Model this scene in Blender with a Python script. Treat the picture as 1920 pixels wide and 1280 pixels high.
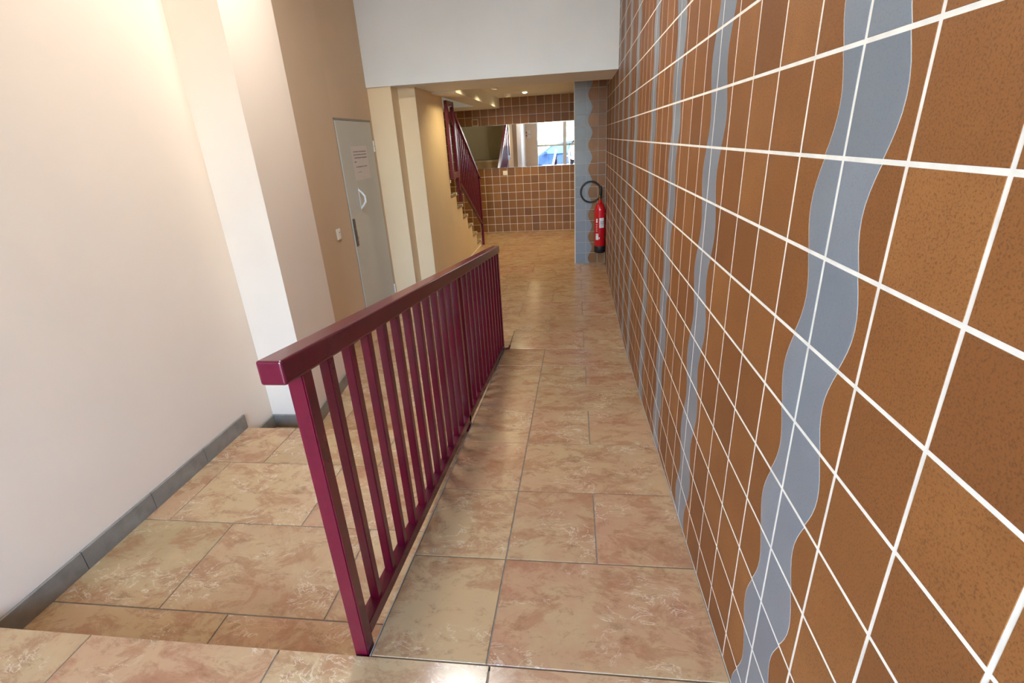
import bpy, bmesh, math, random
from mathutils import Vector, Matrix
random.seed(7)
for o in list(bpy.data.objects):
    bpy.data.objects.remove(o)
S = bpy.context.scene
C = S.collection
PI = math.pi

# ------------------------------------------------------------------ camera
H = 1.615                                   # eye height above the lower floor
F_PX, PITCH, YAW, ROLL = 928.55, 0.38664, -0.13829, -0.05838
cp, sp, cy, sy, cr, sr = (math.cos(PITCH), math.sin(PITCH), math.cos(YAW), math.sin(YAW), math.cos(ROLL), math.sin(ROLL))
FWD = Vector((sy * cp, cy * cp, -sp))
R0 = Vector((cy, -sy, 0))
U0 = R0.cross(FWD)
RIGHT = cr * R0 + sr * U0
UP = -sr * R0 + cr * U0
cam_d = bpy.data.cameras.new('camera')
cam = bpy.data.objects.new('camera', cam_d)
C.objects.link(cam)
M = Matrix((RIGHT, UP, -FWD)).transposed().to_4x4()
M.translation = Vector((0, 0, H))
cam.matrix_world = M
cam_d.sensor_fit = 'HORIZONTAL'
cam_d.sensor_width = 36.0
cam_d.lens = F_PX * 36.0 / 1920.0
cam_d.clip_start = 0.02
cam_d.clip_end = 200
S.camera = cam


def pix(p):
    v = Vector(p) - Vector((0, 0, H))
    d = v.dot(FWD)
    if d < 0.02:
        return None
    return (960 + F_PX * v.dot(RIGHT) / d, 640 - F_PX * v.dot(UP) / d)


# ------------------------------------------------------------------ sky, sun, exposure
w = bpy.data.worlds.new('sky')
S.world = w
w.use_nodes = True
nt = w.node_tree
nt.nodes.clear()
out = nt.nodes.new('ShaderNodeOutputWorld')
bg = nt.nodes.new('ShaderNodeBackground')
sk = nt.nodes.new('ShaderNodeTexSky')
sk.sky_type = 'NISHITA'
sk.sun_disc = False
sk.sun_elevation = math.radians(48)
sk.sun_rotation = math.radians(20)
sk.air_density = 1.0
sk.dust_density = 2.5
nt.links.new(sk.outputs[0], bg.inputs[0])
bg.inputs[1].default_value = 8.0
nt.links.new(bg.outputs[0], out.inputs[0])

sun_d = bpy.data.lights.new('sun', 'SUN')
sun_d.energy = 9.0
sun_d.angle = 0.01
sun_d.color = (1, 0.95, 0.88)
sun = bpy.data.objects.new('sun', sun_d)
C.objects.link(sun)
sun.rotation_euler = Vector((0.55, -0.55, -0.80)).to_track_quat('-Z', 'Y').to_euler()

port_d = bpy.data.lights.new('entrance_daylight', 'AREA')
port_d.shape = 'RECTANGLE'
port_d.size = 1.85
port_d.size_y = 2.6
port_d.energy = 1.0
port_d.cycles.is_portal = True               # guides the sky light through the glazing
port = bpy.data.objects.new('entrance_daylight', port_d)
C.objects.link(port)
port.location = (-0.54, -2.18, 1.62)
port.rotation_euler = (PI / 2, 0, 0)          # faces +Y, into the hall through the glass front

S.view_settings.view_transform = 'Standard'
S.view_settings.look = 'None'
S.view_settings.gamma = 1.0
S.view_settings.use_curve_mapping = False
S.view_settings.exposure = 0.78


# ------------------------------------------------------------------ materials
def srgb(r, g, b):
    def f(c):
        c /= 255.0
        return c / 12.92 if c <= 0.04045 else ((c + 0.055) / 1.055) ** 2.4
    return (f(r), f(g), f(b), 1.0)


MATS = {}


class NT:
    def __init__(self, name):
        self.m = bpy.data.materials.new(name)
        self.m.use_nodes = True
        self.t = self.m.node_tree
        self.b = self.t.nodes['Principled BSDF']
        MATS[name] = self.m

    def n(self, typ, **kw):
        nd = self.t.nodes.new(typ)
        for k, v in kw.items():
            if isinstance(k, str) and hasattr(nd, k):
                setattr(nd, k, v)
        return nd

    def l(self, a, b):
        self.t.links.new(a, b)

    def noise(self, vec, scale, detail=4, rough=0.55, dist=0.0):
        nd = self.n('ShaderNodeTexNoise')
        nd.inputs['Scale'].default_value = scale
        nd.inputs['Detail'].default_value = detail
        nd.inputs['Roughness'].default_value = rough
        nd.inputs['Distortion'].default_value = dist
        if vec is not None:
            self.l(vec, nd.inputs['Vector'])
        return nd.outputs['Fac']

    def ramp(self, fac, stops, interp='LINEAR'):
        nd = self.n('ShaderNodeValToRGB')
        nd.color_ramp.interpolation = interp
        while len(nd.color_ramp.elements) < len(stops):
            nd.color_ramp.elements.new(0.5)
        for e, (p, c) in zip(nd.color_ramp.elements, stops):
            e.position = p
            e.color = c if not isinstance(c, (int, float)) else (c, c, c, 1)
        self.l(fac, nd.inputs['Fac'])
        return nd.outputs['Color']

    def mix(self, fac, a, b, blend='MIX'):
        nd = self.n('ShaderNodeMix', data_type='RGBA', blend_type=blend)
        for sock, v in ((nd.inputs[0], fac), (nd.inputs[6], a), (nd.inputs[7], b)):
            if isinstance(v, (int, float)):
                sock.default_value = v
            elif isinstance(v, tuple):
                sock.default_value = v
            else:
                self.l(v, sock)
        return nd.outputs[2]

    def coords(self, kind='Object', scale=(1, 1, 1), off=None):
        tc = self.n('ShaderNodeTexCoord')
        mp = self.n('ShaderNodeMapping')
        mp.inputs['Scale'].default_value = scale
        self.l(tc.outputs[kind], mp.inputs['Vector'])
        if off is not None:
            self.l(off, mp.inputs['Location'])
        return mp.outputs['Vector']

    def bump(self, h, strength=0.2, dist=0.002):
        nd = self.n('ShaderNodeBump')
        nd.inputs['Strength'].default_value = strength
        nd.inputs['Distance'].default_value = dist
        self.l(h, nd.inputs['Height'])
        self.l(nd.outputs['Normal'], self.b.inputs['Normal'])

    def rand(self, island=False):
        if island:
            return self.n('ShaderNodeNewGeometry').outputs['Random Per Island']
        return self.n('ShaderNodeObjectInfo').outputs['Random']

    def set(self, **kw):
        for k, v in kw.items():
            s = self.b.inputs[k.replace('_', ' ')]
            if hasattr(v, 'is_linked') or isinstance(v, bpy.types.NodeSocket):
                self.l(v, s)
            else:
                s.default_value = v
        return self.m


def flat(name, col, rough=0.5, metal=0.0, spec=0.5, var=0.06, scale=12, coat=0.0):
    k = NT(name)
    v = k.coords()
    f = k.noise(v, scale, 3)
    dark = tuple(c * (1 - var) for c in col[:3]) + (1,)
    lite = tuple(min(1, c * (1 + var)) for c in col[:3]) + (1,)
    colr = k.ramp(f, [(0.3, dark), (0.7, lite)])
    k.set(Base_Color=colr, Roughness=rough, Metallic=metal)
    k.b.inputs['Specular IOR Level'].default_value = spec
    k.b.inputs['Coat Weight'].default_value = coat
    k.b.inputs['Coat Roughness'].default_value = 0.12
    return k.m


def paint(name, col, bump=0.12):
    k = NT(name)
    v = k.coords()
    big = k.noise(v, 1.3, 3)
    fine = k.noise(v, 140, 3, 0.6)
    colr = k.ramp(big, [(0.3, tuple(c * 0.965 for c in col[:3]) + (1,)), (0.7, tuple(min(1, c * 1.03) for c in col[:3]) + (1,))])
    k.set(Base_Color=colr, Roughness=0.75)
    k.b.inputs['Specular IOR Level'].default_value = 0.25
    k.bump(fine, bump, 0.0015)
    return k.m


def wall_tile(name, island, base, dark, lite, speck, rough, spec=0.5):
    k = NT(name)
    r = k.rand(island)
    v = k.coords('Object')
    vs = k.n('ShaderNodeVectorMath', operation='SCALE')
    cx = k.n('ShaderNodeCombineXYZ')
    k.l(r, cx.inputs[0]); k.l(r, cx.inputs[1]); k.l(r, cx.inputs[2])
    k.l(cx.outputs[0], vs.inputs[0])
    vs.inputs['Scale'].default_value = 37.0
    ad = k.n('ShaderNodeVectorMath', operation='ADD')
    k.l(v, ad.inputs[0]); k.l(vs.outputs[0], ad.inputs[1])
    vv = ad.outputs[0]
    cloud = k.noise(vv, 9, 3)
    grain = k.noise(vv, 330, 2, 0.7)
    tint = k.ramp(r, [(0.0, dark), (0.35, base), (0.7, base), (1.0, lite)])
    c1 = k.mix(k.ramp(cloud, [(0.35, 0.0), (0.7, 0.45)]), tint, dark)
    c2 = k.mix(k.ramp(grain, [(0.50, 0.0), (0.68, speck)]), c1, tuple(x * 0.35 for x in dark[:3]) + (1,))
    k.set(Base_Color=c2, Roughness=rough)
    k.b.inputs['Specular IOR Level'].default_value = spec
    k.bump(grain, 0.08, 0.001)
    return k.m


def floor_tile(name):
    k = NT(name)
    r = k.rand(False)
    v = k.coords('Object')
    cx = k.n('ShaderNodeCombineXYZ')
    for i in range(3):
        k.l(r, cx.inputs[i])
    vs = k.n('ShaderNodeVectorMath', operation='SCALE')
    k.l(cx.outputs[0], vs.inputs[0]); vs.inputs['Scale'].default_value = 53.0
    ad = k.n('ShaderNodeVectorMath', operation='ADD')
    k.l(v, ad.inputs[0]); k.l(vs.outputs[0], ad.inputs[1])
    vv = ad.outputs[0]
    st = k.n('ShaderNodeMapping')
    st.inputs['Scale'].default_value = (1.0, 1.5, 1.0)
    k.l(vv, st.inputs['Vector'])
    sv = st.outputs['Vector']
    tan_, pink, sand, rust, brown = srgb(166, 138, 96), srgb(180, 134, 101), srgb(186, 155, 113), srgb(150, 94, 62), srgb(124, 91, 58)
    n1 = k.noise(vv, 3.0, 6, 0.68, 0.3)
    tint = k.ramp(r, [(0.0, tan_), (0.33, pink), (0.66, sand), (1.0, pink)])
    base = k.mix(k.ramp(n1, [(0.40, 0.0), (0.60, 0.85)]), tint, sand)
    n2 = k.noise(sv, 6.0, 12, 0.76, 0.5)
    c1 = k.mix(k.ramp(n2, [(0.485, 0.0), (0.55, 0.42), (0.66, 0.68)]), base, rust)
    n3 = k.noise(sv, 13, 12, 0.8, 0.3)
    c2 = k.mix(k.ramp(n3, [(0.55, 0.0), (0.63, 0.45)]), c1, brown)
    n4 = k.noise(sv, 9, 7, 0.62, 1.2)                       # thin pale veins
    vein = k.ramp(n4, [(0.486, 0.0), (0.498, 0.5), (0.502, 0.5), (0.514, 0.0)])
    n5 = k.noise(vv, 5.0, 2)
    gate = k.ramp(n5, [(0.5, 0.0), (0.58, 1.0)])
    vm = k.mix(1.0, vein, gate, 'MULTIPLY')
    c3 = k.mix(vm, c2, srgb(232, 216, 190))
    k.set(Base_Color=c3)
    rr = k.ramp(n3, [(0.3, 0.12), (0.75, 0.30)])
    k.set(Roughness=rr)
    k.b.inputs['Specular IOR Level'].default_value = 0.42
    hb = k.mix(0.5, n2, n3)
    k.bump(hb, 0.16, 0.002)
    return k.m


m_tile = wall_tile('terracotta_tile', False, srgb(140, 89, 46), srgb(126, 78, 40), srgb(154, 101, 54), 0.55, 0.5, 0.32)
m_tile_i = wall_tile('terracotta_tile_far', True, srgb(140, 89, 46), srgb(126, 78, 40), srgb(154, 101, 54), 0.45, 0.5, 0.32)
m_blue = wall_tile('blue_grey_tile', False, srgb(132, 137, 141), srgb(124, 129, 134), srgb(140, 145, 149), 0.22, 0.36)
m_blue_i = wall_tile('blue_grey_tile_far', True, srgb(132, 137, 141), srgb(124, 129, 134), srgb(140, 145, 149), 0.2, 0.36)
m_brown = wall_tile('brown_tile', False, srgb(140, 94, 44), srgb(118, 77, 37), srgb(154, 106, 50), 0.35, 0.45, 0.35)
m_grout = flat('pale_grout', srgb(240, 232, 216), 0.8, var=0.08, scale=30)
m_pgrout = flat('grey_pillar_grout', srgb(168, 164, 154), 0.8, var=0.08, scale=30)
m_fgrout = flat('grey_floor_grout', srgb(138, 126, 108), 0.85, var=0.12, scale=40)
m_floor = floor_tile('rustic_stone_tile')
m_edge = flat('metal_tile_edge', srgb(196, 190, 176), 0.4, 0.3)
m_peach = paint('peach_wall_paint', srgb(231, 212, 190))
m_peach2 = paint('peach_wall_paint_shaded', srgb(213, 186, 154))  # darker copy of the peach paint, door wall's shade put into the colour
m_cream = paint('cream_wall_paint', srgb(232, 209, 172))
m_white = paint('white_ceiling_paint', srgb(232, 229, 222))
m_beam = paint('white_beam_paint', srgb(232, 234, 232))
m_dim = paint('stairwell_paint', srgb(196, 196, 184))
m_maroon = flat('maroon_gloss_enamel', srgb(94, 8, 33), 0.25, var=0.05, scale=60, coat=0.15)
m_door = flat('grey_beige_door_paint', srgb(202, 199, 186), 0.42, var=0.02, scale=4)
m_frame = flat('door_frame_paint', srgb(150, 140, 124), 0.5, var=0.03)
m_gap_shade = flat('black_gap_shade', srgb(22, 20, 18), 0.7)  # near-black colour standing in for the shade beside the door leaf
m_hinge = flat('white_hinge', srgb(238, 236, 230), 0.3)
m_plate = flat('dull_steel_lock_plate', srgb(120, 112, 104), 0.35, 0.7)
m_acryl = flat('pale_blue_white_plastic', srgb(226, 236, 242), 0.12)
m_plast = flat('cream_plastic', srgb(236, 230, 216), 0.35)
m_plast2 = flat('grey_plastic_marks', srgb(120, 112, 100), 0.5)
m_paper = flat('notice_paper', srgb(222, 212, 202), 0.7, var=0.02)
m_ink = flat('dark_ink', srgb(88, 80, 78), 0.7)
m_base = flat('grey_stone_skirting', srgb(132, 124, 112), 0.4, var=0.18, scale=16)
m_mirror = NT('mirror_glass').set(Base_Color=(0.93, 0.95, 0.94, 1), Metallic=1.0, Roughness=0.015)
m_step = flat('stair_stone', srgb(150, 128, 96), 0.45, var=0.2, scale=20)
m_nose = flat('white_step_nosing', srgb(226, 216, 196), 0.4)
m_red = flat('red_extinguisher_enamel', srgb(196, 14, 28), 0.22, var=0.02, coat=0.4)
m_black = flat('black_rubber', srgb(24, 24, 26), 0.45)
m_brass = flat('brass_valve', srgb(168, 128, 70), 0.3, 0.9)
m_label = flat('white_label_film', srgb(232, 230, 226), 0.4, var=0.02)
m_chrome = flat('chrome_steel', srgb(200, 200, 200), 0.2, 0.9)
m_alum = flat('beige_aluminium_frame', srgb(236, 230, 220), 0.5, 0.0, var=0.02)
m_car = flat('blue_grey_car_paint', srgb(18, 31, 52), 0.6, 0.0, spec=0.04, var=0.02, coat=0.0)
m_cglass = flat('car_window_glass', srgb(32, 60, 68), 0.5, spec=0.03, var=0.02)
m_tyre = flat('tyre_rubber', srgb(30, 30, 32), 0.8)
m_bld = paint('white_house_render', srgb(246, 244, 238))
m_shut = flat('pale_blue_shutter', srgb(26, 58, 78), 0.6, spec=0.05)
m_pave = flat('pavement_concrete', srgb(120, 117, 112), 0.85, var=0.1)
m_bark = flat('tree_bark', srgb(110, 92, 74), 0.9, var=0.2, scale=30)
m_leaf = flat('green_leaves', srgb(58, 84, 44), 0.7, spec=0.1, var=0.25, scale=8)
m_skin = flat('skin', srgb(206, 160, 134), 0.5)
m_hair = flat('black_hair', srgb(14, 12, 12), 0.8, spec=0.05)
m_shirt = flat('pale_pink_top', srgb(150, 128, 124), 0.9, spec=0.05)
m_trous = flat('black_trousers', srgb(16, 16, 19), 0.9, spec=0.05)
m_redpl = flat('red_plastic', srgb(176, 40, 34), 0.4)


def glass(name):
    m = bpy.data.materials.new(name)
    m.use_nodes = True
    t = m.node_tree
    t.nodes.clear()
    o = t.nodes.new('ShaderNodeOutputMaterial')
    mx = t.nodes.new('ShaderNodeMixShader')
    tr = t.nodes.new('ShaderNodeBsdfTransparent')
    gl = t.nodes.new('ShaderNodeBsdfGlossy')
    fr = t.nodes.new('ShaderNodeFresnel')
    fr.inputs['IOR'].default_value = 1.45
    gl.inputs['Roughness'].default_value = 0.02
    tr.inputs['Color'].default_value = (0.94, 0.97, 0.97, 1)
    t.links.new(fr.outputs[0], mx.inputs[0])
    t.links.new(tr.outputs[0], mx.inputs[1])
    t.links.new(gl.outputs[0], mx.inputs[2])
    t.links.new(mx.outputs[0], o.inputs['Surface'])
    return m


m_glass = glass('clear_pane')


def emit(name, col, s):
    k = NT(name)
    k.set(Base_Color=col)
    k.b.inputs['Emission Color'].default_value = col
    k.b.inputs['Emission Strength'].default_value = s
    return k.m


m_lamp2 = emit('warm_lamp_lens_recessed', (1.0, 0.86, 0.6, 1), 0.6)
m_lamp = emit('warm_lamp_lens', (1.0, 0.86, 0.6, 1), 14)


# ------------------------------------------------------------------ mesh helpers
def bm_box(bm, x0, x1, y0, y1, z0, z1):
    vs = [bm.verts.new(p) for p in ((x0, y0, z0), (x1, y0, z0), (x1, y1, z0), (x0, y1, z0), (x0, y0, z1), (x1, y0, z1), (x1, y1, z1), (x0, y1, z1))]
    for f in ((0, 3, 2, 1), (4, 5, 6, 7), (0, 1, 5, 4), (1, 2, 6, 5), (2, 3, 7, 6), (3, 0, 4, 7)):
        bm.faces.new([vs[i] for i in f])
    return vs


def bm_hexa(bm, pts):                       # eight corners: bottom loop then top loop
    vs = [bm.verts.new(p) for p in pts]
    for f in ((0, 3, 2, 1), (4, 5, 6, 7), (0, 1, 5, 4), (1, 2, 6, 5), (2, 3, 7, 6), (3, 0, 4, 7)):
        bm.faces.new([vs[i] for i in f])
    bmesh.ops.recalc_face_normals(bm, faces=bm.faces[:])
    return vs


def mesh_of(name, bm, mats, smooth=False):
    me = bpy.data.meshes.new(name)
    bm.normal_update()
    bm.to_mesh(me)
    bm.free()
    for m in (mats if isinstance(mats, (list, tuple)) else [mats]):
        me.materials.append(m)
    if smooth:
        for p in me.polygons:
            p.use_smooth = True
    return me


def link(name, data, parent=None, loc=(0, 0, 0)):
    o = bpy.data.objects.new(name, data)
    C.objects.link(o)
    o.location = loc
    if parent is not None:
        o.parent = parent
    return o


def obj(name, bm, mats, parent=None, loc=(0, 0, 0), smooth=False):
    return link(name, mesh_of(name, bm, mats, smooth), parent, loc)


def box(name, x0, x1, y0, y1, z0, z1, mat, parent=None, bev=0.0, seg=2):
    """box mesh with its origin at its base centre"""
    cx_, cy_, cz_ = (x0 + x1) / 2, (y0 + y1) / 2, z0
    bm = bmesh.new()
    bm_box(bm, x0 - cx_, x1 - cx_, y0 - cy_, y1 - cy_, 0, z1 - z0)
    if bev:
        bmesh.ops.bevel(bm, geom=bm.edges[:], offset=bev, segments=seg, affect='EDGES', profile=0.5)
    loc = Vector((cx_, cy_, cz_))
    if parent is not None:
        loc = loc - parent.location
    return obj(name, bm, mat, parent, loc)


def tag(o, label=None, cat=None, group=None, kind=None):
    if label:
        o['label'] = label
    if cat:
        o['category'] = cat
    if group:
        o['group'] = group
    if kind:
        o['kind'] = kind
    return o


def thing(name, label, cat, loc=(0, 0, 0), group=None):
    o = link(name, None, None, loc)
    o.empty_display_size = 0.05
    return tag(o, label, cat, group)


def struct(o, label=None):
    o['kind'] = 'structure'
    if label:
        o['label'] = label
    return o


def tube(bm, pts, r, n=10, cap=True):
    rings = []
    pts = [Vector(p) for p in pts]
    prev = None
    for i, p in enumerate(pts):
        t = (pts[min(i + 1, len(pts) - 1)] - pts[max(i - 1, 0)]).normalized()
        a = Vector((0, 0, 1)) if abs(t.z) < 0.9 else Vector((1, 0, 0))
        if prev is None:
            u = t.cross(a).normalized()
        else:
            u = (prev - t * prev.dot(t)).normalized()
        prev = u
        v = t.cross(u)
        rr = r[i] if isinstance(r, (list, tuple)) else r
        rings.append([bm.verts.new(p + (u * math.cos(2 * PI * k / n) + v * math.sin(2 * PI * k / n)) * rr) for k in range(n)])
    for a, b in zip(rings, rings[1:]):
        for k in range(n):
            bm.faces.new((a[k], a[(k + 1) % n], b[(k + 1) % n], b[k]))
    if cap:
        bm.faces.new(rings[0][::-1]); bm.faces.new(rings[-1])
    bmesh.ops.recalc_face_normals(bm, faces=bm.faces[:])


def lathe(bm, prof, n=24):
    """prof = [(r, z)]; closed at ends"""
    rings = []
    for r, z in prof:
        rings.append([bm.verts.new((r * math.cos(2 * PI * k / n), r * math.sin(2 * PI * k / n), z)) for k in range(n)])
    for a, b in zip(rings, rings[1:]):
        for k in range(n):
            bm.faces.new((a[k], a[(k + 1) % n], b[(k + 1) % n], b[k]))
    bm.faces.new(rings[0][::-1]); bm.faces.new(rings[-1])
    bmesh.ops.recalc_face_normals(bm, faces=bm.faces[:])


def clip(poly, a, b, c):
    """keep a*s + b*t + c >= 0"""
    res = []
    for i, p in enumerate(poly):
        q = poly[(i + 1) % len(poly)]
        dp, dq = a * p[0] + b * p[1] + c, a * q[0] + b * q[1] + c
        if dp >= 0:
            res.append(p)
        if (dp >= 0) != (dq >= 0):
            k = dp / (dp - dq)
            res.append((p[0] + (q[0] - p[0]) * k, p[1] + (q[1] - p[1]) * k))
    return res


def area(poly):
    return 0.5 * sum(p[0] * q[1] - q[0] * p[1] for p, q in zip(poly, poly[1:] + poly[:1]))


def inset(poly, d):
    n = len(poly)
    res = []
    for i in range(n):
        p0, p1, p2 = Vector(poly[i - 1]), Vector(poly[i]), Vector(poly[(i + 1) % n])
        e1, e2 = p1 - p0, p2 - p1
        if e1.length < 1e-9 or e2.length < 1e-9:
            res.append(tuple(p1)); continue
        n1, n2 = Vector((-e1.y, e1.x)).normalized(), Vector((-e2.y, e2.x)).normalized()
        b = n1 + n2
        k = b.length_squared
        if k < 0.3:
            res.append(tuple(p1)); continue
        res.append(tuple(p1 + b * (2 * d / k)))
    return res


def tile_bm(bm, poly, fn, back=0.006, cham=0.0006):
    """poly counter-clockwise in (s,t); fn(s,t,d) -> xyz with d towards the viewer"""
    if area(poly) < 0:
        poly = poly[::-1]
    ip = inset(poly, cham)
    n = len(poly)
    A = [bm.verts.new(fn(s, t, -back)) for s, t in poly]
    B = [bm.verts.new(fn(s, t, -cham)) for s, t in poly]
    D = [bm.verts.new(fn(s, t, 0)) for s, t in ip]
    fs = []
    for X, Y in ((A, B), (B, D)):
        for i in range(n):
            fs.append(bm.faces.new((X[i], X[(i + 1) % n], Y[(i + 1) % n], Y[i])))
    fs.append(bm.faces.new(D)); fs.append(bm.faces.new(A[::-1]))
    bmesh.ops.recalc_face_normals(bm, faces=fs)


# ================================================================== levels
WX = 0.394            # right wall face
LX = -1.907           # near left wall face
DX = -1.97            # door wall face
YF = -2.2             # glass front
YE = 9.42             # end wall face
Z_LAND = 0.28
Z_TREAD = 0.147
Y_LAND, Y_TREAD, Y_RAMP = 0.905, 2.28, 3.77
XR = -0.585           # left edge of the ramp


def rampz(y):
    if y <= Y_LAND:
        return Z_LAND
    if y >= Y_RAMP:
        return 0.0
    return Z_LAND * (Y_RAMP - y) / (Y_RAMP - Y_LAND)


# ================================================================== floors
def floor_tiles(parent, polys, zfun, slope=0.0):
    for poly in polys:
        poly = inset(poly if area(poly) > 0 else poly[::-1], 0.0022)
        cx_ = sum(p[0] for p in poly) / len(poly)
        cy_ = sum(p[1] for p in poly) / len(poly)
        bm = bmesh.new()
        z0 = zfun(cy_)
        tile_bm(bm, poly, lambda s, t, d: (s - cx_, t - cy_, zfun(t) - z0 + d), 0.007, 0.0014)
        o = obj('floor_tile', bm, m_floor, parent, Vector((cx_, cy_, z0)) - parent.location)


def rect(x0, x1, y0, y1):
    return [(x0, y0), (x1, y0), (x1, y1), (x0, y1)]


G = 0.0035
fl = struct(box('floor', -2.95, WX + 0.1, Y_TREAD - 0.02, YE + 0.1, -0.2, -G, m_fgrout))
polys = []
rows = [2.28, 2.5, 2.925, 3.35, 3.77] + [3.77 + 0.418 * k for k in range(1, 14)]
rows = [r for r in rows if r < YE - 0.05] + [YE]
for i in range(len(rows) - 1):
    y0, y1 = rows[i], rows[i + 1]
    xmax = WX if y0 >= Y_RAMP - 1e-6 else XR
    j0 = 0.067 if (i % 2 == 0) else -0.24
    xs = [x for x in [j0 + 0.62 * k for k in range(-5, 3)] if DX + 0.03 < x < xmax - 0.03]
    lo = DX if y1 < 5.3 else (-1.56 if y0 < 8.1 else -2.9)
    xs = [lo] + [x for x in xs if x > lo + 0.03] + [xmax]
    for a, b in zip(xs, xs[1:]):
        polys.append(rect(a, b, y0, y1))
floor_tiles(fl, polys, lambda y: 0.0)

# ramp
bm = bmesh.new()
bm_hexa(bm, [(XR + 0.004, Y_LAND, -0.19), (WX, Y_LAND, -0.19), (WX, Y_RAMP, -0.19), (XR + 0.004, Y_RAMP, -0.19),
             (XR + 0.004, Y_LAND, Z_LAND - G), (WX, Y_LAND, Z_LAND - G), (WX, Y_RAMP, -G), (XR + 0.004, Y_RAMP, -G)])
ramp = struct(obj('floor', bm, m_fgrout), 'sloping tiled ramp floor between the maroon railing and the tiled wall')
rr = [Y_LAND, 1.315, 1.735, 2.164, 2.567, 2.967, 3.352, Y_RAMP]
polys = []
for i in range(7):
    xs = [XR, -0.25, WX] if i % 2 == 0 else [XR, -0.25, 0.07, WX]
    for a, b in zip(xs, xs[1:]):
        polys.append(rect(a, b, rr[i], rr[i + 1]))
floor_tiles(ramp, polys, rampz)
# pale edge strip along the open side of the ramp
bm = bmesh.new()
bm_hexa(bm, [(XR - 0.002, Y_LAND, 0.0), (XR + 0.001, Y_LAND, 0.0), (XR + 0.001, Y_RAMP, -0.01), (XR - 0.002, Y_RAMP, -0.01),
             (XR - 0.002, Y_LAND, Z_LAND + 0.0005), (XR + 0.001, Y_LAND, Z_LAND + 0.0005), (XR + 0.001, Y_RAMP, 0.0005), (XR - 0.002, Y_RAMP, 0.0005)])
obj('edge_strip', bm, m_edge, ramp)

# middle step
tread = struct(box('floor', LX - 0.1, XR - 0.004, Y_LAND, Y_TREAD - 0.012, -0.19, Z_TREAD - G, m_fgrout), 'wide tiled middle step beside the ramp')
polys = []
tr = [Y_LAND, 1.103, 1.527, 1.951, Y_TREAD]
jx = [[-1.2], [-1.47, -0.85], [-1.78, -1.16], [-1.597, -0.977]]
for i in range(4):
    xs = [LX] + jx[i] + [XR - 0.004]
    for a, b in zip(xs, xs[1:]):
        polys.append(rect(a, b, tr[i], tr[i + 1]))
floor_tiles(tread, polys, lambda y: Z_TREAD)
for a, b in ((LX, -1.3), (-1.3, XR - 0.004)):
    bm = bmesh.new()
    tile_bm(bm, rect(a + 0.002, b - 0.002, 0.002, Z_TREAD - 0.01), lambda s, t, d: (s, Y_TREAD - 0.004 + d, t), 0.008)
    obj('riser_tile', bm, m_floor, tread, -tread.location)

# entrance landing
land = struct(box('floor', LX - 0.1, WX + 0.1, YF, Y_LAND - 0.014, -0.19, Z_LAND - G, m_fgrout), 'tiled entrance landing above the ramp and step')
polys = []
ly = [Y_LAND - 0.418 * k for k in range(8)]
ly = [y for y in ly if y > YF + 0.1] + [YF]
for i in range(len(ly) - 1):
    j0 = 0.067 if i % 2 else -0.24
    xs = [LX] + [j0 + 0.62 * k for k in range(-2, 1)] + [WX]
    for a, b in zip(xs, xs[1:]):
        polys.append(rect(a, b, ly[i + 1], ly[i]))
floor_tiles(land, polys, lambda y: Z_LAND)
for a, b in ((LX, -1.25), (-1.25, XR - 0.004)):
    bm = bmesh.new()
    tile_bm(bm, rect(a + 0.002, b - 0.002, Z_TREAD + 0.002, Z_LAND - 0.01), lambda s, t, d: (s, Y_LAND - 0.006 + d, t), 0.008)
    obj('riser_tile', bm, m_floor, land, -land.location)

# ================================================================== tiled right wall
Y0, PY, PZ, ZR0 = 1.5988, 0.1535, 0.15, 1.5625
JW = 0.0032           # half joint
ZTOP = 3.3
wr = struct(box('wall_right', WX + 0.0005, WX + 0.25, YF - 0.1, YE + 0.15, -0.2, ZTOP, m_grout))
STRIPES = [14, 9, 5, 0, -4, -8, -13, -16, -19, -22, -25, -28, -31]


def wobble(r):                               # r in row units, downwards
    return -math.sin(PI * r)


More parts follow.
